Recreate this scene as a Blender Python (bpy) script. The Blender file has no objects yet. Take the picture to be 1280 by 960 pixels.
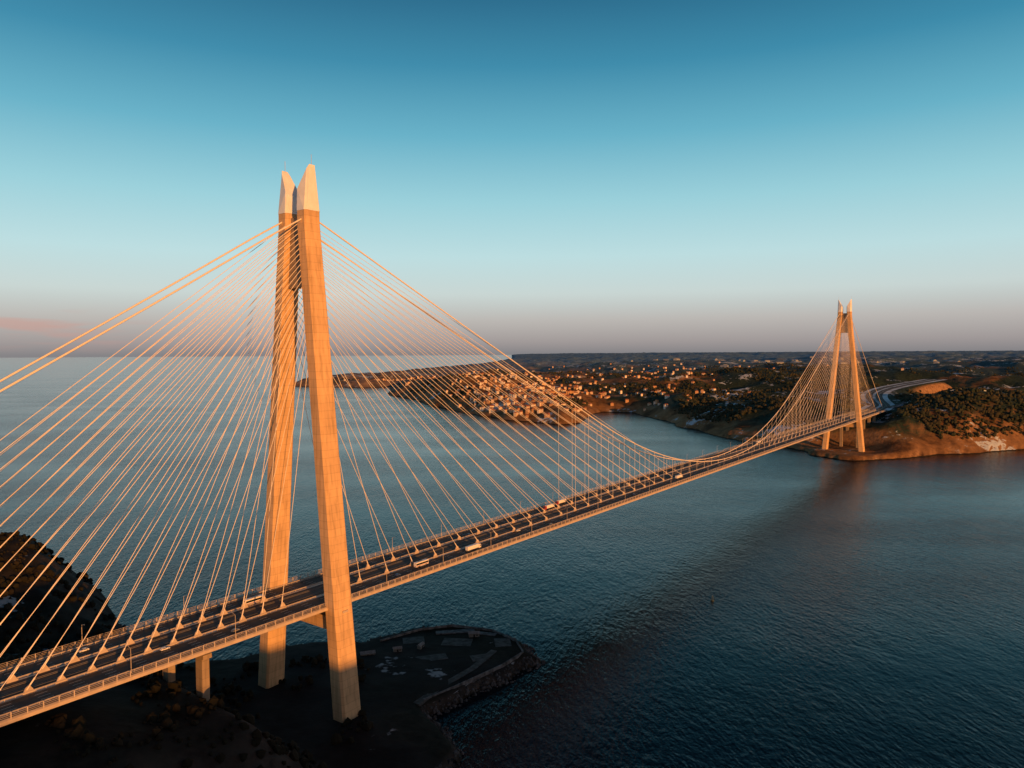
import bpy, bmesh, math, random
import numpy as np
from mathutils import Vector, Matrix
random.seed(4); rng=np.random.default_rng(7)
scene=bpy.context.scene
scene.view_settings.view_transform='Standard'
scene.view_settings.look='None'
scene.view_settings.exposure=0
def lin(c):
    return tuple(((v/255)/12.92 if v/255<=0.04045 else ((v/255+0.055)/1.055)**2.4) for v in c)+(1.0,)
def sstep(x,a,b):
    t=np.clip((x-a)/(b-a),0,1); return t*t*(3-2*t)
# ---------------- constants (metres)
CAMZ=222.0
C1=np.array([-128.0,444.0]); C2=np.array([718.0,1577.0])
SPAN=float(np.linalg.norm(C2-C1)); A=(C2-C1)/SPAN; P=np.array([A[1],-A[0]])
DECK=74.0
SUN_AZ=math.radians(-59); SUN_EL=math.radians(7)
SH=np.array([math.cos(SUN_AZ),math.sin(SUN_AZ)])
# ---------------- numpy noise
TAB=rng.random((256,256))
def vnoise(x,y):
    xi=np.floor(x).astype(int); yi=np.floor(y).astype(int)
    fx=x-xi; fy=y-yi; fx=fx*fx*(3-2*fx); fy=fy*fy*(3-2*fy)
    a=TAB[xi&255,yi&255]; b=TAB[(xi+1)&255,yi&255]; c=TAB[xi&255,(yi+1)&255]; d=TAB[(xi+1)&255,(yi+1)&255]
    return (a*(1-fx)+b*fx)*(1-fy)+(c*(1-fx)+d*fx)*fy
def fbm(x,y,o=5,ridge=False):
    s=0;am=1;tot=0
    for i in range(o):
        n=vnoise(x*2**i+17.3*i,y*2**i+9.1*i)
        if ridge: n=1-abs(2*n-1)
        s=s+am*n; tot+=am; am*=0.5
    return s/tot
def sdist(x,y,poly):
    pts=np.array(poly,float); n=len(pts)
    dm=np.full(x.shape,1e18); ins=np.zeros(x.shape,bool)
    for i in range(n):
        a=pts[i]; b=pts[(i+1)%n]; e=b-a
        t=np.clip(((x-a[0])*e[0]+(y-a[1])*e[1])/(e@e),0,1)
        dm=np.minimum(dm,(x-a[0]-t*e[0])**2+(y-a[1]-t*e[1])**2)
        if a[1]!=b[1]:
            c=((a[1]>y)!=(b[1]>y))&(x<(b[0]-a[0])*(y-a[1])/(b[1]-a[1])+a[0])
            ins^=c
    d=np.sqrt(dm); return np.where(ins,d,-d)
# ---------------- material helpers
def newmat(name):
    m=bpy.data.materials.new(name); m.use_nodes=True
    nt=m.node_tree; return m,nt,nt.nodes['Principled BSDF']
def N(nt,t,**k):
    n=nt.nodes.new(t)
    for a,b in k.items(): setattr(n,a,b)
    return n
def ramp(nt,stops,fac=None):
    r=N(nt,'ShaderNodeValToRGB'); cr=r.color_ramp
    while len(cr.elements)<len(stops): cr.elements.new(0.5)
    for e,(p,c) in zip(cr.elements,stops):
        e.position=p; e.color=c if len(c)==4 else tuple(c)+(1,)
    if fac is not None: nt.links.new(fac,r.inputs[0])
    return r
def noise(nt,vec,scale,detail=4,rough=0.55):
    n=N(nt,'ShaderNodeTexNoise'); n.inputs['Scale'].default_value=scale
    n.inputs['Detail'].default_value=detail; n.inputs['Roughness'].default_value=rough
    nt.links.new(vec,n.inputs['Vector']); return n
def mixc(nt,f,a,b):
    m=N(nt,'ShaderNodeMix',data_type='RGBA')
    for s,v in ((0,f),(6,a),(7,b)):
        if hasattr(v,'is_linked'): nt.links.new(v,m.inputs[s])
        else: m.inputs[s].default_value=v
    return m.outputs[2]
def math_(nt,op,a,b=None,c=None):
    m=N(nt,'ShaderNodeMath',operation=op)
    for i,v in enumerate((a,b,c)):
        if v is None: continue
        if hasattr(v,'is_linked'): nt.links.new(v,m.inputs[i])
        else: m.inputs[i].default_value=v
    return m.outputs[0]
def simple(name,col,rough=0.6,metal=0,var=0.15,scale=0.5):
    m,nt,b=newmat(name)
    tc=N(nt,'ShaderNodeTexCoord')
    n=noise(nt,tc.outputs['Object'],scale,2)
    lo=tuple(c*(1-var) for c in col)+(1,); hi=tuple(min(1,c*(1+var)) for c in col)+(1,)
    r=ramp(nt,[(0.3,lo),(0.7,hi)],n.outputs[0])
    nt.links.new(r.outputs[0],b.inputs['Base Color'])
    b.inputs['Roughness'].default_value=rough; b.inputs['Metallic'].default_value=metal
    return m
def concrete(name,col):
    m,nt,b=newmat(name)
    g=N(nt,'ShaderNodeNewGeometry'); sp=N(nt,'ShaderNodeSeparateXYZ'); nt.links.new(g.outputs['Position'],sp.inputs[0])
    z=math_(nt,'DIVIDE',sp.outputs[2],4.6)
    fr=math_(nt,'FRACT',z); line=math_(nt,'LESS_THAN',fr,0.07)
    wn=N(nt,'ShaderNodeTexWhiteNoise',noise_dimensions='1D'); nt.links.new(math_(nt,'FLOOR',z),wn.inputs['W'])
    mp=N(nt,'ShaderNodeMapping'); mp.inputs['Scale'].default_value=(0.5,0.5,0.035); nt.links.new(g.outputs['Position'],mp.inputs[0])
    st=noise(nt,mp.outputs[0],1.0,4,0.65)
    n2=noise(nt,g.outputs['Position'],0.06,4)
    base=ramp(nt,[(0.3,tuple(c*0.66 for c in col)),(0.5,tuple(c*0.97 for c in col)),(0.7,tuple(min(1,c*1.08) for c in col))],st.outputs[0]).outputs[0]
    v=math_(nt,'MULTIPLY_ADD',wn.outputs[0],0.10,0.9)
    v=math_(nt,'MULTIPLY',v,math_(nt,'MULTIPLY_ADD',n2.outputs[0],0.5,0.76))
    v=math_(nt,'MULTIPLY',v,math_(nt,'MULTIPLY_ADD',line,-0.18,1.0))
    mul=N(nt,'ShaderNodeVectorMath',operation='SCALE'); nt.links.new(base,mul.inputs[0]); nt.links.new(v,mul.inputs['Scale'])
    nt.links.new(mul.outputs[0],b.inputs['Base Color']); b.inputs['Roughness'].default_value=0.85
    return m
M_conc=concrete('tower_concrete',(0.66,0.46,0.27))
M_pier=concrete('pier_concrete',(0.34,0.27,0.20))
M_clad=simple('tower_cap_cladding',(0.76,0.82,0.90),0.4,0,0.06,0.2)
M_cable=simple('cable_sheath',(0.80,0.75,0.70),0.45,0,0.05)
M_steel=simple('painted_steel',(0.50,0.43,0.37),0.5,0,0.12,0.3)
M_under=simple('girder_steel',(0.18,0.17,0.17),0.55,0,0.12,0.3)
M_rail=simple('railing_steel',(0.55,0.48,0.42),0.5,0,0.1)
M_asph=simple('asphalt',(0.040,0.040,0.044),0.85,0,0.35,0.12)
M_deckdark=simple('rail_corridor',(0.035,0.035,0.04),0.8,0,0.3,0.2)
M_walk=simple('walkway_surface',(0.08,0.075,0.075),0.8,0,0.2,0.2)
M_paint=simple('road_paint',(0.75,0.75,0.73),0.6,0,0.1)
M_white=simple('white_paint',(0.8,0.8,0.8),0.35,0,0.03)
M_glass=simple('dark_glass',(0.02,0.025,0.03),0.1,0,0.1)
M_tyre=simple('tyre_rubber',(0.02,0.02,0.02),0.9)
M_red=simple('red_paint',(0.45,0.04,0.03),0.4)
M_blue=simple('blue_paint',(0.05,0.09,0.25),0.35)
M_grey=simple('grey_paint',(0.25,0.26,0.28),0.35)
# ---------------- mesh builder
class MB:
    def __init__(s): s.v=[];s.f=[];s.m=[];s.mats=[]
    def mi(s,m):
        if m not in s.mats: s.mats.append(m)
        return s.mats.index(m)
    def add(s,vs,fs,mat):
        o=len(s.v); s.v+= [tuple(v) for v in vs]; i=s.mi(mat)
        for f in fs: s.f.append(tuple(k+o for k in f)); s.m.append(i)
    def box(s,x0,x1,y0,y1,z0,z1,mat,taper=0):
        t=taper
        vs=[(x0,y0,z0),(x1,y0,z0),(x1,y1,z0),(x0,y1,z0),(x0+t,y0+t,z1),(x1-t,y0+t,z1),(x1-t,y1-t,z1),(x0+t,y1-t,z1)]
        s.add(vs,[(3,2,1,0),(4,5,6,7),(0,1,5,4),(1,2,6,5),(2,3,7,6),(3,0,4,7)],mat)
    def rings(s,rings,mat,cap=True):
        n=len(rings[0]); vs=[p for r in rings for p in r]; fs=[]
        for k in range(len(rings)-1):
            for i in range(n):
                j=(i+1)%n; fs.append((k*n+i,k*n+j,(k+1)*n+j,(k+1)*n+i))
        if cap: fs.append(tuple(range(n-1,-1,-1))); fs.append(tuple((len(rings)-1)*n+i for i in range(n)))
        s.add(vs,fs,mat)
    def tube(s,a,b,r,mat,n=5,r2=None):
        a=Vector(a);b=Vector(b);d=(b-a).normalized(); u=d.orthogonal().normalized(); w=d.cross(u); r2=r if r2 is None else r2
        R=[[tuple(p+(u*math.cos(2*math.pi*i/n)+w*math.sin(2*math.pi*i/n))*q) for i in range(n)] for p,q in ((a,r),(b,r2))]
        s.rings(R,mat)
    def path(s,pts,r,mat,n=6):
        R=[]
        for k,p in enumerate(pts):
            d=(Vector(pts[min(k+1,len(pts)-1)])-Vector(pts[max(k-1,0)])).normalized()
            u=Vector((0,1,0)); u=(u-d*u.dot(d)).normalized(); w=d.cross(u)
            R.append([tuple(Vector(p)+(u*math.cos(2*math.pi*i/n)+w*math.sin(2*math.pi*i/n))*r) for i in range(n)])
        s.rings(R,mat)
    def obj(s,name,parent=None,smooth=False,bevel=0):
        me=bpy.data.meshes.new(name); me.from_pydata(s.v,[],s.f); 
        for m in s.mats: me.materials.append(m)
        me.polygons.foreach_set('material_index',s.m)
        if smooth: me.polygons.foreach_set('use_smooth',[True]*len(s.f))
        me.update()
        bm=bmesh.new(); bm.from_mesh(me); bmesh.ops.recalc_face_normals(bm,faces=bm.faces); bm.to_mesh(me); bm.free()
        o=bpy.data.objects.new(name,me); scene.collection.objects.link(o)
        if parent: o.parent=parent
        if bevel:
            b=o.modifiers.new('bevel','BEVEL'); b.width=bevel; b.segments=2; b.limit_method='ANGLE'
        return o
# ================= BRIDGE (local x along, local y = -w)
ANG=math.atan2(A[1],A[0])
bridge=bpy.data.objects.new('suspension_bridge',None); scene.collection.objects.link(bridge)
bridge.location=(C1[0],C1[1],0); bridge.rotation_euler=(0,0,ANG)
def B2W(t,w,z): return (C1[0]+A[0]*t+P[0]*w, C1[1]+A[1]*t+P[1]*w, z)
def legw(z): return 38-29*min(z,300)/300
def tower(tc,name):
    mb=MB()
    for sgn in (1,-1):
        def sec(z,zi=None):
            k=z/300; L=14-2.6*k; W=11-2.0*k; w=legw(z); c=1.3
            pts=[(-L/2+c,W/2),(-L/2,W/2-c),(-L/2,-W/2+c),(-L/2+c,-W/2),(L/2-c,-W/2),(L/2,-W/2+c),(L/2,W/2-c),(L/2-c,W/2)]
            return [(tc+a,-sgn*(w+b),z) for a,b in pts]
        zs=[1]+list(range(20,300,20))+[300,307]
        mb.rings([sec(z) for z in zs],M_conc)
        r0=sec(307.02); cy=legw(300)
        def cap(z):
            out=[]
            for p in r0:
                w=-sgn*p[1]; o=(w-(cy-4.5))/9.0
                o=min(max(o,0),1)
                if z==0: out.append((tc+(p[0]-tc)*1.03,-sgn*(cy+(w-cy)*1.03),307.05)); continue
                out.append((tc+(p[0]-tc)*(1.0-0.55*o)*1.0,-sgn*(cy+(w-cy)*0.98-0.3),317.5+16.5*o))
            return out
        mb.rings([cap(0),cap(1)],M_clad)
        mb.tube((tc,-sgn*12.6,332),(tc,-sgn*12.6,340),0.12,M_rail,4)
        mb.box(tc-2,tc+2,-sgn*legw(DECK)-6.4,-sgn*legw(DECK)+6.4,DECK-3.4,DECK-2.2,M_steel)
    mb.box(tc-4,tc+4,-27.5,27.5,DECK-15,DECK-7.2,M_conc)
    mb.box(tc-2.6,tc+2.6,-8,8,262,304,M_pier)
    return mb.obj(name,bridge)
tower(0,'tower_west'); tower(SPAN,'tower_east')
T0=-420; T1=SPAN+330
mb=MB()
def dsec(t): 
    q=[(28.6,0),(29.2,-0.4),(29.2,-1.9)]
    pts=[(w,z) for w,z in q]+[(-w,z) for w,z in q[::-1]]
    return [(t,-w,DECK+z) for w,z in pts]
def usec(t):
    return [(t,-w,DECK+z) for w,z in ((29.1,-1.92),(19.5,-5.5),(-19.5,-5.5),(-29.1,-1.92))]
ts=list(np.arange(T0,T1+1,24))
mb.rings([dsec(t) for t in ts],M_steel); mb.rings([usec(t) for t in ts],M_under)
mb.obj('deck_girder',bridge)
mb=MB()
def sheet(mb,w0,w1,z,mat,a=T0,b=T1):
    mb.add([(a,-w0,z),(b,-w0,z),(b,-w1,z),(a,-w1,z)],[(0,1,2,3)],mat)
for s in (1,-1):
    sheet(mb,s*10.2,s*24.4,DECK+0.02,M_asph)
    sheet(mb,s*24.7,s*28.3,DECK+0.02,M_walk)
sheet(mb,-8.4,8.4,DECK+0.02,M_deckdark)
for s in (1,-1):
    for w in (10.7,23.9): sheet(mb,s*w,s*(w+0.22),DECK+0.04,M_paint)
    for w in (14.0,17.3,20.6):
        for t in np.arange(T0,T1-6,14):
            sheet(mb,s*w,s*(w+0.2),DECK+0.04,M_paint,t,t+5)
for w in (-4.6,-3.1,3.1,4.6): mb.box(T0,T1,w-0.1,w+0.1,DECK+0.021,DECK+0.2,M_under)
mb.obj('deck_roadway',bridge)
mb=MB()
for s in (1,-1):
    for w,h,sp in ((9.9,1.0,4),(24.55,1.0,4)):
        for t in np.arange(T0,T1,sp): mb.box(t-0.09,t+0.09,-s*w-0.09,-s*w+0.09,DECK,DECK+h,M_rail)
        for z in (0.55,0.9): mb.box(T0,T1,-s*w-0.08,-s*w+0.08,DECK+z,DECK+z+0.2,M_rail)
    w=28.75
    for t in np.arange(T0,T1,6): mb.box(t-0.18,t+0.18,-s*w-0.18,-s*w+0.18,DECK-0.3,DECK+2.6,M_rail)
    for z in (0.25,0.9,1.6,2.4): mb.box(T0,T1,-s*w-0.06,-s*w+0.06,DECK+z,DECK+z+0.12,M_rail)
mb.obj('railings',bridge)
def zmain(t):
    h=SPAN/2; t=min(t,SPAN-t)
    if t<0: return 306+0.59*t-0.0001*(-t)*(392+t) if t>-392 else 76
    z=305-0.44*t
    a=330
    if t<=a: return z
    z0=305-0.44*a; return z0-0.44*(h-a)/2*(1-((h-t)/(h-a))**2)
CW=9.3
mb=MB()
for s in (1,-1):
    pts=[(t,-s*CW,zmain(t)) for t in list(range(-390,0,26))+list(np.linspace(0,SPAN,90))+list(SPAN+np.arange(26,392,26))]
    mb.path(pts,0.50,M_cable,8)
    for t in (0,SPAN): mb.box(t-3,t+3,-s*CW-1.2,-s*CW+1.2,zmain(0)-1,zmain(0)+1.6,M_steel)
mb.obj('main_cables',bridge,smooth=True)
mb=MB(); fin=MB()
def stayset(tc,dirn,n,t0,t1):
    for s in (1,-1):
        for i in range(n):
            f=i/(n-1); t=tc+dirn*(t0+(t1-t0)*f)
            zt=222+(300-222)*(f**0.75); wt=legw(zt)-3.2
            a=(tc+dirn*4.5,-s*wt,zt); b=(t,-s*CW,DECK+1.6)
            mb.tube(a,b,0.17,M_cable,5)
            d=(Vector(a)-Vector(b)).normalized()
            fin.tube(b,tuple(Vector(b)+d*5.5),0.34,M_cable,6)
            x0=t+dirn*1.6; x1=t-dirn*3.4
            yy=-0.25; y=-s*CW
            vs=[(x0,y+yy,DECK),(x1,y+yy,DECK),(t-dirn*1.2,y+yy,DECK+3.6),(t+dirn*0.4,y+yy,DECK+2.6),(x0,y-yy,DECK),(x1,y-yy,DECK),(t-dirn*1.2,y-yy,DECK+3.6),(t+dirn*0.4,y-yy,DECK+2.6)]
            fin.add(vs,[(0,1,2,3),(7,6,5,4),(0,4,5,1),(1,5,6,2),(2,6,7,3),(3,7,4,0)],M_steel)
stayset(0,1,22,36,540); stayset(0,-1,22,24,300)
stayset(SPAN,-1,22,36,540); stayset(SPAN,1,22,24,300)
mb.obj('stay_cables',bridge); 
hg=MB()
for s in (1,-1):
    t=300
    while t<SPAN-290:
        hg.tube((t,-s*CW,DECK+0.8),(t,-s*CW,zmain(t)),0.14,M_cable,5)
        hg.tube((t,-s*CW,zmain(t)-1.2),(t,-s*CW,zmain(t)+0.7),0.62,M_steel,6)
        fin.box(t-0.9,t+0.9,-s*CW-0.5,-s*CW+0.5,DECK,DECK+1.3,M_steel,0.2)
        t+=24
hg.obj('hanger_cables',bridge); fin.obj('cable_anchors',bridge)
mb=MB()
for t in (-78,-185,-290,SPAN+60,SPAN+120,SPAN+180,SPAN+240):
    for w in (-17,17):
        mb.rings([[(t+a,-(w+b),z) for a,b in ((-2,3),(-2,-3),(2,-3),(2,3))] for z in (-3,DECK-8)],M_pier)
    mb.box(t-2.4,t+2.4,-22,22,DECK-7.98,DECK-5.6,M_pier)
mb.obj('approach_piers',bridge)
# ================= WATER
m,nt,b=newmat('sea_water')
g=N(nt,'ShaderNodeNewGeometry')
def mapped(sc,rot=0):
    mp=N(nt,'ShaderNodeMapping'); mp.inputs['Scale'].default_value=sc; mp.inputs['Rotation'].default_value=(0,0,rot)
    nt.links.new(g.outputs['Position'],mp.inputs[0]); return mp.outputs[0]
n1=noise(nt,mapped((0.30,0.12,0.1),0.5),1.0,3,0.65)
n2=noise(nt,mapped((0.04,0.016,0.02),0.35),1.0,3,0.6)
n3=noise(nt,mapped((0.0016,0.0038,0.001),-0.3),1.0,3,0.5)
hsum=math_(nt,'ADD',math_(nt,'MULTIPLY',n1.outputs[0],0.75),math_(nt,'MULTIPLY',n2.outputs[0],1.0))
bp=N(nt,'ShaderNodeBump'); bp.inputs['Distance'].default_value=1.9
nt.links.new(ramp(nt,[(0.3,(0.25,)*3),(0.7,(0.95,)*3)],n3.outputs[0]).outputs[0],bp.inputs['Strength'])
nt.links.new(hsum,bp.inputs['Height']); nt.links.new(bp.outputs[0],b.inputs['Normal'])
b.inputs['Base Color'].default_value=(0.001,0.006,0.013,1); b.inputs['Roughness'].default_value=0.13; b.inputs['IOR'].default_value=1.33
b.inputs['Specular IOR Level'].default_value=0.24
b.inputs['Specular Tint'].default_value=(0.72,0.88,1.0,1)
mb=MB(); R=90000
mb.add([(-R,-R,0),(R,-R,0),(R,R,0),(-R,R,0)],[(0,1,2,3)],m); mb.obj('sea_water')
# ================= TERRAIN
def terrain_mat(name,near=False):
    m,nt,b=newmat(name)
    g=N(nt,'ShaderNodeNewGeometry'); pos=g.outputs['Position']
    sp=N(nt,'ShaderNodeSeparateXYZ'); nt.links.new(pos,sp.inputs[0])
    sn=N(nt,'ShaderNodeSeparateXYZ'); nt.links.new(g.outputs['Normal'],sn.inputs[0])
    big=noise(nt,pos,0.0022,3,0.6).outputs[0]; mid=noise(nt,pos,0.012,4,0.65).outputs[0]; fine=noise(nt,pos,0.09,3,0.7).outputs[0]
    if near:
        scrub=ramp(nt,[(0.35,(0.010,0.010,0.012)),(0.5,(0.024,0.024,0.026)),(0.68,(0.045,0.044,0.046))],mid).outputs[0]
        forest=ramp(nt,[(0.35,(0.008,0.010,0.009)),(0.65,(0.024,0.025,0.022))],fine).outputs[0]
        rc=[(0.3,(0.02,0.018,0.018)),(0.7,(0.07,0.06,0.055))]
    else:
        scrub=ramp(nt,[(0.35,(0.08,0.045,0.025)),(0.5,(0.25,0.14,0.07)),(0.68,(0.38,0.25,0.15))],mid).outputs[0]
        forest=ramp(nt,[(0.35,(0.010,0.022,0.018)),(0.65,(0.035,0.058,0.045))],fine).outputs[0]
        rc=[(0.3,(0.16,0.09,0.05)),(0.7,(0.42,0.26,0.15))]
    comb=math_(nt,'ADD',math_(nt,'MULTIPLY',big,0.7),math_(nt,'MULTIPLY',mid,0.3))
    if not near:
        mr=N(nt,'ShaderNodeMapRange'); nt.links.new(sp.outputs[0],mr.inputs[0]); mr.inputs[1].default_value=100; mr.inputs[2].default_value=700; mr.inputs[3].default_value=-0.09; mr.inputs[4].default_value=0.07
        comb=math_(nt,'ADD',comb,mr.outputs[0])
    fm=ramp(nt,[(0.46,(0,0,0)),(0.51,(1,1,1))],comb).outputs[0]
    if not near: # bare coastal slopes below the tree line
        lo=N(nt,'ShaderNodeMapRange'); nt.links.new(sp.outputs[2],lo.inputs[0]); lo.inputs[1].default_value=22; lo.inputs[2].default_value=42
        fm=math_(nt,'MULTIPLY',fm,lo.outputs[0])
    col=mixc(nt,fm,scrub,forest)
    rock=ramp(nt,rc,fine).outputs[0]
    rm=ramp(nt,[(0.76,(1,1,1)),(0.90,(0,0,0))],math_(nt,'ADD',sn.outputs[2],math_(nt,'MULTIPLY',math_(nt,'SUBTRACT',fine,0.5),0.25))).outputs[0]
    col=mixc(nt,rm,col,rock)
    snowsrc=math_(nt,'ADD',math_(nt,'MULTIPLY',noise(nt,pos,0.006 if not near else 0.02,4,0.75).outputs[0],0.75),math_(nt,'MULTIPLY',fine,0.25))
    if not near:
        sy=N(nt,'ShaderNodeMapRange'); nt.links.new(sp.outputs[1],sy.inputs[0]); sy.inputs[1].default_value=2500; sy.inputs[2].default_value=7000; sy.inputs[4].default_value=0.03
        snowsrc=math_(nt,'ADD',snowsrc,sy.outputs[0])
    else:
        bz=math_(nt,'MULTIPLY',math_(nt,'GREATER_THAN',sp.outputs[2],1.9),math_(nt,'LESS_THAN',sp.outputs[2],5.2))
        snowsrc=math_(nt,'ADD',snowsrc,math_(nt,'MULTIPLY',bz,0.06))
    sm=ramp(nt,[(0.575 if not near else 0.60,(0,0,0)),(0.60 if not near else 0.63,(1,1,1))],snowsrc).outputs[0]
    sm=math_(nt,'MULTIPLY',sm,math_(nt,'GREATER_THAN',sn.outputs[2],0.8))
    col=mixc(nt,sm,col,(0.50,0.60,0.74,1) if not near else (0.30,0.33,0.38,1))
    col=mixc(nt,math_(nt,'LESS_THAN',sp.outputs[2],1.6),col,(0.03,0.026,0.022,1))
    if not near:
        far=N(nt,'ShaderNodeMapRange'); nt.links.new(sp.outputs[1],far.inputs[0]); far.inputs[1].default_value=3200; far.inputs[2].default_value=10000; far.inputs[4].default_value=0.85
        col=mixc(nt,far.outputs[0],col,(0.13,0.25,0.40,1))  # aerial haze painted into the base colour, bluer with distance along world Y
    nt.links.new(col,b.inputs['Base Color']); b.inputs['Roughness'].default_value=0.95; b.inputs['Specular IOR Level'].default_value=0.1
    bp=N(nt,'ShaderNodeBump'); bp.inputs['Strength'].default_value=0.8; bp.inputs['Distance'].default_value=4 if not near else 1.2
    nt.links.new(fine,bp.inputs['Height']); nt.links.new(bp.outputs[0],b.inputs['Normal'])
    return m
def grid_obj(name,X,Y,Z,keep,mat):
    nr,nc=X.shape; idx=np.arange(nr*nc).reshape(nr,nc)
    q=np.stack([idx[:-1,:-1],idx[:-1,1:],idx[1:,1:],idx[1:,:-1]],-1).reshape(-1,4)
    k=keep.reshape(-1)[q].any(1); q=q[k]
    used=np.unique(q); mp=np.full(nr*nc,-1); mp[used]=np.arange(len(used)); q=mp[q]
    v=np.stack([X,Y,Z],-1).reshape(-1,3)[used]
    me=bpy.data.meshes.new(name); me.from_pydata(v.tolist(),[],q.tolist()); me.materials.append(mat)
    me.polygons.foreach_set('use_smooth',[True]*len(q)); me.update()
    o=bpy.data.objects.new(name,me); scene.collection.objects.link(o)
    if me.polygons[0].normal.z<0: me.flip_normals()
    return o
ASIA=[(-1600,5150),(-1245,4938),(-1004,4820),(-806,4900),(-672,3930),(-459,3490),(-330,3050),(-196,2755),(-54,2469),(60,2330),(146,2225),(222,2300),(279,2596),(330,2736),(441,2682),(490,2354),(503,2087),(562,1832),(612,1745),(637,1660),(650,1540),(690,1470),(784,1482),(964,1570),(1146,1633),(1500,1700),(2600,1300),(4200,900),(9000,200),(90000,3000),(90000,90000),(0,90000),(0,22000),(-500,13000),(-1100,8000),(-1500,5900)]
def rockcoast(x,y,d,amp,sc): return d+amp*(fbm(x/sc,y/sc,4)-0.5)*2
def road_z(t): return 74+np.maximum(t-SPAN-330,0)*0.055
def road_w(t):
    k=np.maximum(t-(SPAN+430),0); return -70*np.sin(np.minimum(k,900)/900*math.pi*1.3)
def asia_raw(x,y):
    d=sdist(x,y,ASIA); d=rockcoast(x,y,d,28,90)
    dd=np.maximum(d,0)
    n1=fbm(x/900+3,y/900,5); n2=fbm(x/230+8,y/230+1,5,True)
    amp=sstep(dd,0,500)
    h=42*(1-np.exp(-dd/70))*(0.45+1.1*fbm(x/350,y/350+5,3))+115*(1-np.exp(-dd/3800))
    h=h+amp*(n1-0.5)*150+sstep(dd,0,120)*(n2-0.55)*54
    h=h+60*np.exp(-(((x+250)/380)**2+((y-3600)/550)**2))*sstep(dd,0,200)
    h=h+45*np.exp(-(((x-1250)/330)**2+((y-1950)/230)**2))*sstep(dd,0,160)
    t=(x-C1[0])*A[0]+(y-C1[1])*A[1]; w=(x-C1[0])*P[0]+(y-C1[1])*P[1]; w=w-road_w(t)
    r=np.hypot(x-C2[0],y-C2[1]); k=1-sstep(r,60,150); h=h*(1-k)+7*k
    k=(1-sstep(np.abs(w),38,100))*sstep(t,SPAN+230,SPAN+320)*(1-sstep(t,SPAN+1150,SPAN+1350)); h=h*(1-k)+(road_z(t)-1.0)*k
    k=(1-sstep(np.abs(w),35,80))*(1-sstep(t,SPAN+280,SPAN+320)); h=np.where(t>SPAN-100,h*(1-k)+np.minimum(h,52)*k,h)
    h=np.maximum(h,1.5+0.5*n2)
    h=np.where(d<0,-6+0*h,h*sstep(dd,-1,14)+0.5)
    return h,d
nA,nR=760,420
az=np.radians(np.linspace(-30,64,nA)); rr=1250*np.exp(np.linspace(0,math.log(72),nR))
AZ,RR=np.meshgrid(az,rr); X=RR*np.sin(AZ); Y=RR*np.cos(AZ)
Z,D=asia_raw(X,Y)
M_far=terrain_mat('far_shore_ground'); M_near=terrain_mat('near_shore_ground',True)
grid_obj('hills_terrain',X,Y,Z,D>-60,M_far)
EUR=[(-2500,1500),(-1200,1150),(-700,900),(-480,760),(-400,690),(-335,610),(-290,545),(-275,515),(-240,500),(-200,520),(-160,545),(-113,548),(-81,572),(-51,580),(-12,568),(12,542),(18,515),(0,490),(-30,457),(-48,437),(-38,415),(-28,391),(-40,350),(-20,280),(60,160),(200,-50),(450,-300),(900,-500),(1600,-800),(2500,-1500),(2500,-2500),(-2500,-2500)]
def eur_raw(x,y):
    d=rockcoast(x,y,sdist(x,y,EUR),6,22); dd=np.maximum(d,0)
    r=np.hypot(x+80,y-470); m=sstep(r,100,240)
    n=fbm(x/120,y/120,5); n2=fbm(x/40,y/40,4,True)
    h=6+m*(30*(1-np.exp(-dd/70))+ (n-0.5)*34*sstep(dd,0,120)+(n2-0.5)*9*sstep(dd,0,30))
    h=h+42*np.exp(-(((x+440)/105)**2+((y-610)/95)**2))*sstep(dd,0,60)
    rx=x+96; ry=y-420; s=rx*SH[0]+ry*SH[1]; u=-rx*SH[1]+ry*SH[0]
    top=40+1000*math.tan(SUN_EL)+ np.minimum(0.0009*np.minimum(u,0)**2,62)
    ridge=top*(0.97+0.06*fbm(x/200,y/200,3))*np.exp(-((s-1000)/300)**2)*sstep(dd,0,60)
    h=np.maximum(h,ridge)
    t=(x-C1[0])*A[0]+(y-C1[1])*A[1]; w=(x-C1[0])*P[0]+(y-C1[1])*P[1]
    k=(1-sstep(np.abs(w+10),60,120))*(1-sstep(t,60,90))*sstep(dd,0,50)
    h=h*(1-k)+(8+(38+8*(n-0.5))*sstep(-t,38,88)+14*sstep(-t,90,150))*k
    h=h+ (n2-0.5)*1.6*sstep(dd,0,8)
    h=np.where(d<0,-5,np.maximum(h,1)*sstep(dd,-1,9)+0.3)
    return h,d
xs=np.concatenate([np.arange(-1700,-460,20),np.arange(-460,90,3.5),np.arange(92,1700,20)])
ys=np.concatenate([np.arange(-1700,300,20),np.arange(300,760,3.5),np.arange(762,1300,16)])
X,Y=np.meshgrid(xs,ys); Z,D=eur_raw(X,Y)
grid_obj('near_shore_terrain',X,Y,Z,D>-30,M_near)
# ---- far road
mb=MB(); tt=np.arange(SPAN+326,SPAN+1250,30)
def rib(w0,w1,dz,mat):
    vs=[];fs=[]
    for i,t in enumerate(tt):
        for w in (w0,w1): vs.append(B2W(t,w+float(road_w(t)),float(road_z(t))+dz))
        if i: k=2*i; fs.append((k-2,k-1,k+1,k))
    mb.add(vs,fs,mat)
M_snow=simple('roadside_snow',(0.45,0.55,0.68),0.9,0,0.5,0.02)
rib(-36,36,-0.2,M_snow); rib(-22,-4,0.1,M_asph); rib(4,22,0.1,M_asph)
for w in (-13,13): rib(w-0.2,w+0.2,0.13,M_paint)
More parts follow.
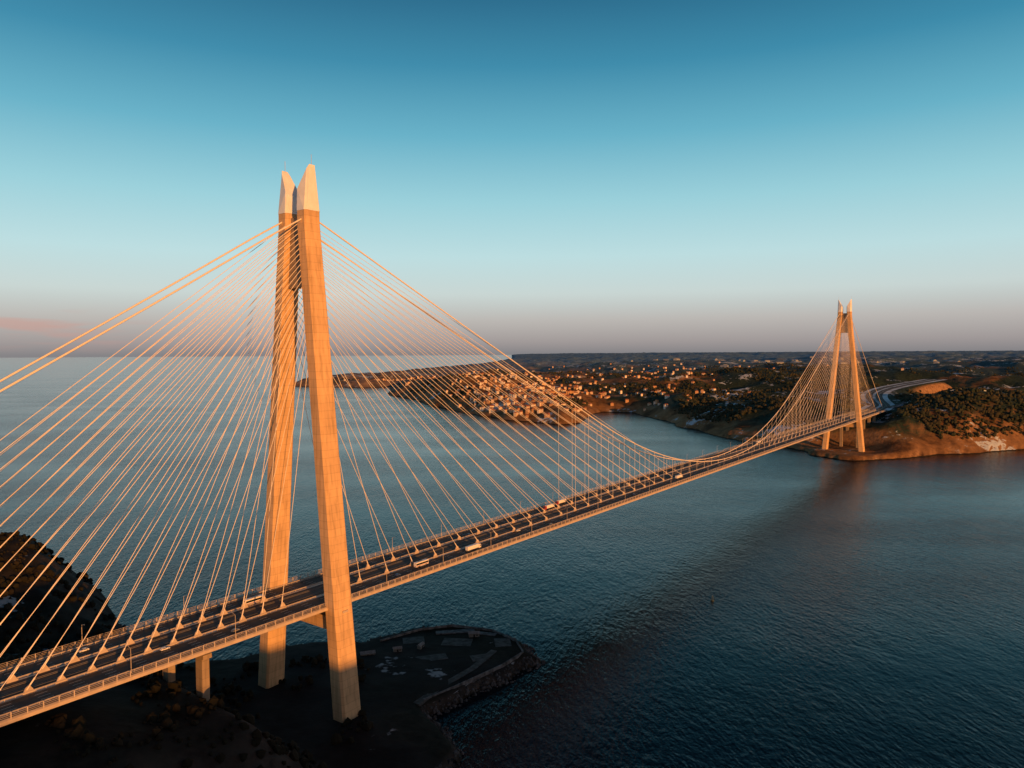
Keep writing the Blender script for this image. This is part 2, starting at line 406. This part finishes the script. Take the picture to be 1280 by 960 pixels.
# slip roads of the interchange, on low embankments
def slip(pts,wd):
    vs=[];fs=[];n=40
    P0,P1,P2=[np.array(p,float) for p in pts]
    for i in range(n+1):
        f=i/n; q=(1-f)**2*P0+2*f*(1-f)*P1+f*f*P2; dq=2*(1-f)*(P1-P0)+2*f*(P2-P1); dq/=np.linalg.norm(dq)
        for sg in (-1,1):
            x,y,_=B2W(q[0]-sg*dq[1]*wd/2,q[1]+sg*dq[0]*wd/2,0)
            h=float(asia_raw(np.array([x]),np.array([y]))[0][0]); vs.append([x,y,h])
    z=np.array([v[2] for v in vs]); z=np.convolve(np.pad(z,6,'edge'),np.ones(13)/13,'valid')+3.0
    for v,zz in zip(vs,z): v[2]=float(zz)
    for i in range(1,n+1): k=2*i; fs.append((k-2,k-1,k+1,k))
    mb.add(vs,fs,M_asph)
    lo=[(a,b_,c-14) for a,b_,c in vs]; V=vs+lo; o=2*(n+1); F=[]
    for i in range(1,n+1):
        k=2*i; F+= [(k-2,k,k+o,k-2+o),(k-1,k+1,k+1+o,k-1+o)]
    mb.add([(a,b_,c-0.05) for a,b_,c in V],F,M_snow)
slip(((SPAN+380,26),(SPAN+560,60),(SPAN+640,220)),12)
slip(((SPAN+640,220),(SPAN+760,330),(SPAN+980,90)),12)
slip(((SPAN+420,-30),(SPAN+600,-120),(SPAN+800,-190)),11)
mb.obj('motorway_road')
# ---- quay pads on near platform
mb=MB()
M_pad=simple('concrete_pad',(0.05,0.053,0.06),0.9,0,0.6,0.25)
M_pads=simple('snowy_concrete_pad',(0.10,0.11,0.13),0.9,0,0.7,0.3)
for cx,cy,a,bb,rot,mt in ((-45,557,30,6,0.15,M_pads),(-75,540,16,12,0.2,M_pad),(-42,536,22,14,-0.1,M_pad),(-8,535,12,16,0.1,M_pad),(-58,508,22,10,0.3,M_pad),(-90,500,14,16,0.3,M_pad),(-24,508,12,10,0.3,M_pad),(-20,552,14,5,-0.3,M_pads)):
    c,s=math.cos(rot),math.sin(rot)
    R=[[ (cx+c*x-s*y,cy+s*x+c*y,z) for x,y in ((-a/2,-bb/2),(a/2,-bb/2),(a/2,bb/2),(-a/2,bb/2))] for z in (5.0,6.9)]
    mb.rings(R,mt)
def strip(pts,wd,z,mat,h=0.0):
    for (x0,y0),(x1,y1) in zip(pts[:-1],pts[1:]):
        L=math.hypot(x1-x0,y1-y0); nx,ny=-(y1-y0)/L*wd/2,(x1-x0)/L*wd/2
        R=[[(x0+nx,y0+ny,q),(x1+nx,y1+ny,q),(x1-nx,y1-ny,q),(x0-nx,y0-ny,q)] for q in (z-2,z+h)]
        mb.rings(R,mat)
strip([(-100,538),(-74,560),(-48,569),(-16,558),(2,537),(7,516),(-8,494),(-36,464),(-56,444)],0.8,7.0,M_pads,0.9)
strip([(-60,440),(-45,466),(-28,490),(-14,520)],5,7.12,M_pad)
mb.obj('quay_pavement')
def shed(x,y,a,b_,h,rot):
    mb=MB(); mb.box(-a,a,-b_,b_,0,h,M_sh)
    mb.add([(-a-0.4,-b_-0.4,h),(a+0.4,-b_-0.4,h),(a+0.4,b_+0.4,h),(-a-0.4,b_+0.4,h),(-a-0.4,0,h+1.3),(a+0.4,0,h+1.3)],[(0,1,5,4),(2,3,4,5),(0,4,3),(1,2,5)],M_shr)
    mb.box(-0.6,0.6,-b_-0.05,-b_+0.02,0,2.1,M_glass); mb.box(a*0.4,a*0.7,-b_-0.05,-b_+0.02,1,2,M_glass)
    o=mb.obj('site_shed'); o.location=(x,y,6.4); o.rotation_euler=(0,0,rot)
M_sh=simple('shed_panel',(0.12,0.13,0.14),0.7); M_shr=simple('shed_roof_snow',(0.18,0.20,0.23),0.9,0,0.3)
for q in ((-104,512,5,2.5,2.8,0.3),(-84,520,3,1.4,2.6,0.3),(-68,526,3,1.4,2.6,1.2),(-118,498,6,3,3.2,0.2),(-30,548,4,2,2.8,0.1)): shed(*q)
# ================= TREES
t_=(1+5**0.5)/2
IV=np.array([(-1,t_,0),(1,t_,0),(-1,-t_,0),(1,-t_,0),(0,-1,t_),(0,1,t_),(0,-1,-t_),(0,1,-t_),(t_,0,-1),(t_,0,1),(-t_,0,-1),(-t_,0,1)])/1.902
IF=np.array([(0,11,5),(0,5,1),(0,1,7),(0,7,10),(0,10,11),(1,5,9),(5,11,4),(11,10,2),(10,7,6),(7,1,8),(3,9,4),(3,4,2),(3,2,6),(3,6,8),(3,8,9),(4,9,5),(2,4,11),(6,2,10),(8,6,7),(9,8,1)])
def clumps(name,px,py,pz,size,mat,lift=0.55):
    n=len(px); V=IV[None]*(0.7+0.6*rng.random((n,12,1)))*size[:,None,None]*np.array([1,1,1.05])
    V=V+np.stack([px,py,pz+size*lift],-1)[:,None]
    F=(IF[None]+12*np.arange(n)[:,None,None]).reshape(-1,3)
    me=bpy.data.meshes.new(name); me.from_pydata(V.reshape(-1,3).tolist(),[],F.tolist()); me.materials.append(mat); me.update()
    o=bpy.data.objects.new(name,me); scene.collection.objects.link(o)
def folmat(name,a,b_,sc=0.02):
    m,nt,b=newmat(name); g=N(nt,'ShaderNodeNewGeometry'); n=noise(nt,g.outputs['Position'],sc,3,0.7)
    r=ramp(nt,[(0.3,a),(0.7,b_)],n.outputs[0]); nt.links.new(r.outputs[0],b.inputs['Base Color']); b.inputs['Roughness'].default_value=0.95; b.inputs['Specular IOR Level'].default_value=0.1; return m
M_tree=folmat('winter_foliage',(0.014,0.032,0.026),(0.065,0.055,0.035))
M_bush=folmat('shrub_foliage',(0.010,0.013,0.010),(0.03,0.025,0.018))
M_boul=folmat('boulder_rock',(0.012,0.012,0.013),(0.13,0.14,0.16),0.2)
n=60000
r_=1450*np.exp(rng.random(n)*1.35); a_=np.radians(-18+rng.random(n)*66); px=r_*np.sin(a_); py=r_*np.cos(a_)
pz,pd=asia_raw(px,py); fm=fbm(px/260,py/260,4)
tt_=(px-C1[0])*A[0]+(py-C1[1])*A[1]; ww=(px-C1[0])*P[0]+(py-C1[1])*P[1]; ww=ww-road_w(tt_)
ok=(pd>40)&(fm>0.46+0.10*(px<250))&(pz>24)&(np.abs(ww)>55)&(np.hypot(px-C2[0]-60,py-C2[1])>170)
px,py,pz=px[ok],py[ok],pz[ok]
clumps('distant_forest',px,py,pz,2.2+3.6*rng.random(len(px)),M_tree)
n=9000
px=-460+rng.random(n)*520; py=290+rng.random(n)*450
pz,pd=eur_raw(px,py)
ok=(pd>6)&((pz>8.5))&(fbm(px/30,py/30,3)>0.42)&(np.hypot(px+50,py-520)>60)
px,py,pz=px[ok],py[ok],pz[ok]
clumps('shrubs',px,py,pz,0.9+2.2*rng.random(len(px))**2,M_bush)
n=40000
px=-320+rng.random(n)*360; py=300+rng.random(n)*300
pz,pd=eur_raw(px,py); ok=(pd>-2)&(pd<5.5)
px,py,pz=px[ok],py[ok],np.maximum(pz[ok],-0.3)
clumps('shore_boulders',px,py,pz,0.4+1.1*rng.random(len(px))**2,M_boul,0.1)
# ================= VILLAGE
M_w=[simple('house_wall_%s'%k,c,0.85) for k,c in (('cream',(0.66,0.52,0.40)),('white',(0.74,0.70,0.66)),('ochre',(0.5,0.31,0.18)))]
M_roof=simple('roof_tiles',(0.32,0.12,0.07),0.85); M_win=M_glass
def house(mb,x,y,z,a,b,h,rot,wm,rm=None):
    rm=rm or M_roof
    c,s=math.cos(rot),math.sin(rot)
    def T(p): return (x+c*p[0]-s*p[1],y+s*p[0]+c*p[1],z+p[2])
    vs=[T(p) for p in ((-a,-b,-4),(a,-b,-4),(a,b,-4),(-a,b,-4),(-a,-b,h),(a,-b,h),(a,b,h),(-a,b,h))]
    mb.add(vs,[(0,1,5,4),(1,2,6,5),(2,3,7,6),(3,0,4,7)],wm)
    e=0.6; rz=h+b*0.55
    vs=[T(p) for p in ((-a-e,-b-e,h-0.2),(a+e,-b-e,h-0.2),(a+e,b+e,h-0.2),(-a-e,b+e,h-0.2),(-a-e,0,rz),(a+e,0,rz))]
    mb.add(vs,[(0,1,5,4),(2,3,4,5),(0,4,3),(1,2,5)],rm)
    for fl in range(int(h//3)):
        for k in range(3):
            xx=-a+(k+0.5)*2*a/3
            for sy in (-1,1):
                yy=sy*(b+0.03); mb.add([T(p) for p in ((xx-0.6,yy,fl*3+1),(xx+0.6,yy,fl*3+1),(xx+0.6,yy,fl*3+2.4),(xx-0.6,yy,fl*3+2.4))],[(0,1,2,3)],M_win)
mb=MB()
def cluster(cx,cy,sx,sy,n,big=1):
    x=cx+rng.normal(size=n)*sx; y=cy+rng.normal(size=n)*sy
    z,d=asia_raw(x,y)
    for i in range(n):
        if d[i]<25: continue
        house(mb,x[i],y[i],z[i],(4+4*random.random())*big,(3.5+2.5*random.random())*big,random.choice((6,6,9,9,12)),random.random()*3.14,random.choice(M_w))
cluster(60,2560,110,130,200); cluster(-60,3000,140,250,230); cluster(150,2900,150,160,120); cluster(560,2750,120,120,30); cluster(-900,5100,180,90,60); cluster(300,3900,350,300,110); cluster(-350,4200,200,300,80); cluster(1100,5000,700,700,140); cluster(700,3300,150,200,40)
mb.obj('distant_village_houses')
mb=MB()
M_shed=simple('shed_wall',(0.26,0.30,0.36),0.7)
for i in range(80):
    x=random.gauss(2500,600); y=random.gauss(7300,900)
    z,d=asia_raw(np.array([x]),np.array([y])); house(mb,x,y,float(z[0]),random.uniform(12,45),random.uniform(8,18),random.choice((7,9,12)),random.random()*3,M_shed,M_shed)
mb.obj('distant_industrial_sheds')
# ================= VEHICLES
def wheel(mb,x,y,r=0.5,w=0.35):
    mb.tube((x,y-w/2,r),(x,y+w/2,r),r,M_tyre,14); mb.tube((x,y-w/2-0.02,r),(x,y+w/2+0.02,r),r*0.5,M_grey,10)
def bus_mesh():
    mb=MB(); mb.box(-6.2,6.2,-1.27,1.27,0.45,3.5,M_white,0.08); mb.box(-6.0,5.9,-1.29,1.29,1.55,2.75,M_glass,0.03)
    mb.box(6.0,6.24,-1.1,1.1,1.2,2.9,M_glass,0.02); mb.box(-3,1,-0.8,0.8,3.5,3.75,M_grey,0.05)
    mb.box(-6.21,6.21,-1.285,1.285,0.95,1.15,M_red)
    for x in (4.0,-3.0,-4.3):
        for y in (-1.12,1.12): wheel(mb,x,y)
    return mb
def truck_mesh(cabm,boxm):
    mb=MB(); mb.box(-8,4.6,-1.27,1.27,1.25,4.0,boxm,0.03); mb.box(-7.8,6.5,-0.5,0.5,0.8,1.2,M_grey)
    prof=[(5.1,0.6),(7.6,0.6),(7.6,1.9),(7.25,3.1),(6.6,3.5),(5.1,3.5)]
    mb.rings([[(x,y,z) for x,z in prof] for y in (-1.22,1.22)],cabm)
    mb.add([(7.62,-1.0,1.95),(7.62,1.0,1.95),(7.3,1.0,3.0),(7.3,-1.0,3.0)],[(0,1,2,3)],M_glass)
    for y in (-1.24,1.24): mb.add([(6.1,y,1.9),(7.3,y,1.9),(7.05,y,2.8),(6.1,y,2.8)],[(0,1,2,3)],M_glass)
    mb.box(7.55,7.7,-1.2,1.2,0.5,1.0,M_grey)
    for x in (6.7,3.4,-4.5,-5.8,-7.0):
        for y in (-1.08,1.08): wheel(mb,x,y)
    return mb
def car_mesh(pm):
    mb=MB(); prof=[(-2.2,0.35),(2.2,0.35),(2.25,0.75),(1.2,0.98),(0.45,1.45),(-1.2,1.48),(-2.0,1.0),(-2.25,0.9)]
    mb.rings([[(x,y,z) for x,z in prof] for y in (-0.88,0.88)],pm)
    for y in (-0.9,0.9): mb.add([(-1.75,y,0.98),(1.0,y,0.98),(0.4,y,1.36),(-1.15,y,1.38)],[(0,1,2,3)],M_glass)
    mb.add([(1.2,-0.78,1.0),(1.2,0.78,1.0),(0.5,0.7,1.44),(0.5,-0.7,1.44)],[(0,1,2,3)],M_glass)
    for x in (1.4,-1.4):
        for y in (-0.8,0.8): wheel(mb,x,y,0.33,0.22)
    return mb
protos={}
def place(kind,name,mbf,t,w,fwd=True):
    if kind not in protos:
        o=mbf().obj(name,bevel=0.06); protos[kind]=o.data
    else:
        o=bpy.data.objects.new(name,protos[kind]); scene.collection.objects.link(o)
    x,y,z=B2W(t,w,DECK+0.045); o.location=(x,y,z); o.rotation_euler=(0,0,ANG+(0 if fwd else math.pi))
place('bus','coach_bus',bus_mesh,-28,-12.3,False)
place('bus','coach_bus',bus_mesh,86,15.6)
place('tw','lorry_truck',lambda:truck_mesh(M_white,M_white),139,19)
place('tb','lorry_truck',lambda:truck_mesh(M_red,M_white),292,-15.6,False)
place('tb','lorry_truck',None,318,-19,False)
place('tw','lorry_truck',None,520,15.6); place('tw','lorry_truck',None,900,-15.6,False)
for i,(t,w) in enumerate(((-95,12.3),(-60,19),(60,19),(205,12.3),(240,22.2),(400,19),(-120,-19),(30,-15.6),(170,-12.3),(450,-15.6),(640,19),(760,-19))):
    k=i%3; place('c%d'%k,'car',lambda k=k:car_mesh((M_white,M_grey,M_blue)[k]),t,w,w>0)
# ================= STREET LAMPS
mb=MB()
mb.tube((0,0,0),(0,0,0.5),0.25,M_rail,8); mb.tube((0,0,0.5),(0,0,11.5),0.15,M_rail,8,0.09)
mb.tube((0,0,11.4),(0,2.4,12.1),0.08,M_rail,6); mb.box(-0.2,0.2,2.1,3.1,12.03,12.2,M_grey,0.04)
lamp=mb.obj('street_lamp'); first=True
for s in (1,-1):
    for t in np.arange(-172,SPAN+300,54):
        if abs(t)<14 or abs(t-SPAN)<14: continue
        if first: o=lamp; first=False
        else:
            o=bpy.data.objects.new('street_lamp',lamp.data); scene.collection.objects.link(o)
        o.location=B2W(t,s*25.4,DECK+0.025); o.rotation_euler=(0,0,ANG+(0 if s>0 else math.pi))
# ================= BUOY
mb=MB(); M_buoy=simple('buoy_paint',(0.03,0.05,0.05),0.5)
mb.rings([[(r*math.cos(a),r*math.sin(a),z) for a in np.linspace(0,2*math.pi,16,endpoint=False)] for z,r in ((-0.8,1.0),(0,1.5),(0.8,1.5),(1.1,1.2))],M_buoy)
for k in range(4):
    a=k*math.pi/2+0.4; mb.tube((math.cos(a),math.sin(a),1.0),(0.3*math.cos(a),0.3*math.sin(a),4.2),0.16,M_buoy,5)
    b2=a+math.pi/2; mb.tube((0.7*math.cos(a),0.7*math.sin(a),2.3),(0.7*math.cos(b2),0.7*math.sin(b2),2.3),0.1,M_buoy,5)
mb.box(-0.5,0.5,-0.5,0.5,4.2,4.5,M_buoy); mb.tube((0,0,4.5),(0,0,5.3),0.28,M_buoy,8,0.2)
o=mb.obj('channel_buoy'); o.location=(178,643,0)
# ================= WORLD
w=bpy.data.worlds.new('World'); scene.world=w; w.use_nodes=True; nt=w.node_tree; nt.nodes.clear()
out=N(nt,'ShaderNodeOutputWorld')
sky=N(nt,'ShaderNodeTexSky'); sky.sky_type='NISHITA'; sky.sun_disc=False; sky.sun_elevation=SUN_EL; sky.sun_rotation=math.pi/2-SUN_AZ
sky.air_density=1.0; sky.dust_density=1.5
bg1=N(nt,'ShaderNodeBackground'); bg1.inputs[1].default_value=0.01; nt.links.new(sky.outputs[0],bg1.inputs[0])
tc=N(nt,'ShaderNodeTexCoord'); sp=N(nt,'ShaderNodeSeparateXYZ'); nt.links.new(tc.outputs['Generated'],sp.inputs[0])
r=ramp(nt,[(0.0,lin((134,132,136))),(0.015,lin((160,153,154))),(0.045,lin((186,182,180))),(0.08,lin((200,213,212))),(0.13,lin((188,221,225))),(0.2,lin((154,208,219))),(0.28,lin((102,177,200))),(0.36,lin((56,138,170))),(0.44,lin((30,100,134))),(0.53,lin((12,52,76))),(1.0,lin((6,20,34)))],sp.outputs[2])
mp=N(nt,'ShaderNodeMapping'); mp.inputs['Scale'].default_value=(9,9,70); nt.links.new(tc.outputs['Generated'],mp.inputs[0])
cn=noise(nt,mp.outputs[0],1.0,2,0.55)
cm=ramp(nt,[(0.50,(0,0,0)),(0.66,(1,1,1))],cn.outputs[0]).outputs[0]
band=ramp(nt,[(0.0,(0,0,0)),(0.025,(0.5,)*3),(0.04,(0.5,)*3),(0.06,(0,0,0))],sp.outputs[2]).outputs[0]
west=N(nt,'ShaderNodeMapRange'); nt.links.new(sp.outputs[0],west.inputs[0]); west.inputs[1].default_value=-0.42; west.inputs[2].default_value=-0.52
cmm=math_(nt,'MULTIPLY',math_(nt,'MULTIPLY',cm,band),west.outputs[0])
col=mixc(nt,cmm,r.outputs[0],lin((205,150,140)))
dt=N(nt,'ShaderNodeVectorMath',operation='DOT_PRODUCT'); nt.links.new(tc.outputs['Generated'],dt.inputs[0]); dt.inputs[1].default_value=(SH[0],SH[1],0.05)
gl=ramp(nt,[(0.15,(0,0,0)),(0.85,(1,1,1))],dt.outputs['Value']).outputs[0]
gz=ramp(nt,[(0.0,(1,1,1)),(0.5,(0,0,0))],sp.outputs[2]).outputs[0]
col=mixc(nt,math_(nt,'MULTIPLY',gl,gz),col,(1.0,0.34,0.08,1))
bg2=N(nt,'ShaderNodeBackground'); bg2.inputs[1].default_value=0.95; nt.links.new(col,bg2.inputs[0])
ad=N(nt,'ShaderNodeAddShader'); nt.links.new(bg1.outputs[0],ad.inputs[0]); nt.links.new(bg2.outputs[0],ad.inputs[1]); nt.links.new(ad.outputs[0],out.inputs[0])
# SUN
L=bpy.data.lights.new('sun','SUN'); L.energy=5.0; L.angle=math.radians(0.5); L.color=(1.0,0.38,0.08)
so=bpy.data.objects.new('sun',L); scene.collection.objects.link(so)
d=Vector((math.cos(SUN_EL)*SH[0],math.cos(SUN_EL)*SH[1],math.sin(SUN_EL)))
so.rotation_euler=d.to_track_quat('Z','Y').to_euler(); so.location=(0,0,400)
# CAMERA
cam=bpy.data.cameras.new('camera'); cam.sensor_width=36; cam.lens=25.65; cam.clip_start=1; cam.clip_end=200000
co=bpy.data.objects.new('camera',cam); scene.collection.objects.link(co); scene.camera=co
co.matrix_world=Matrix.Translation((0,0,CAMZ))@Matrix.Rotation(math.radians(90-2.42),4,'X')@Matrix.Rotation(math.radians(-0.31),4,'Z')
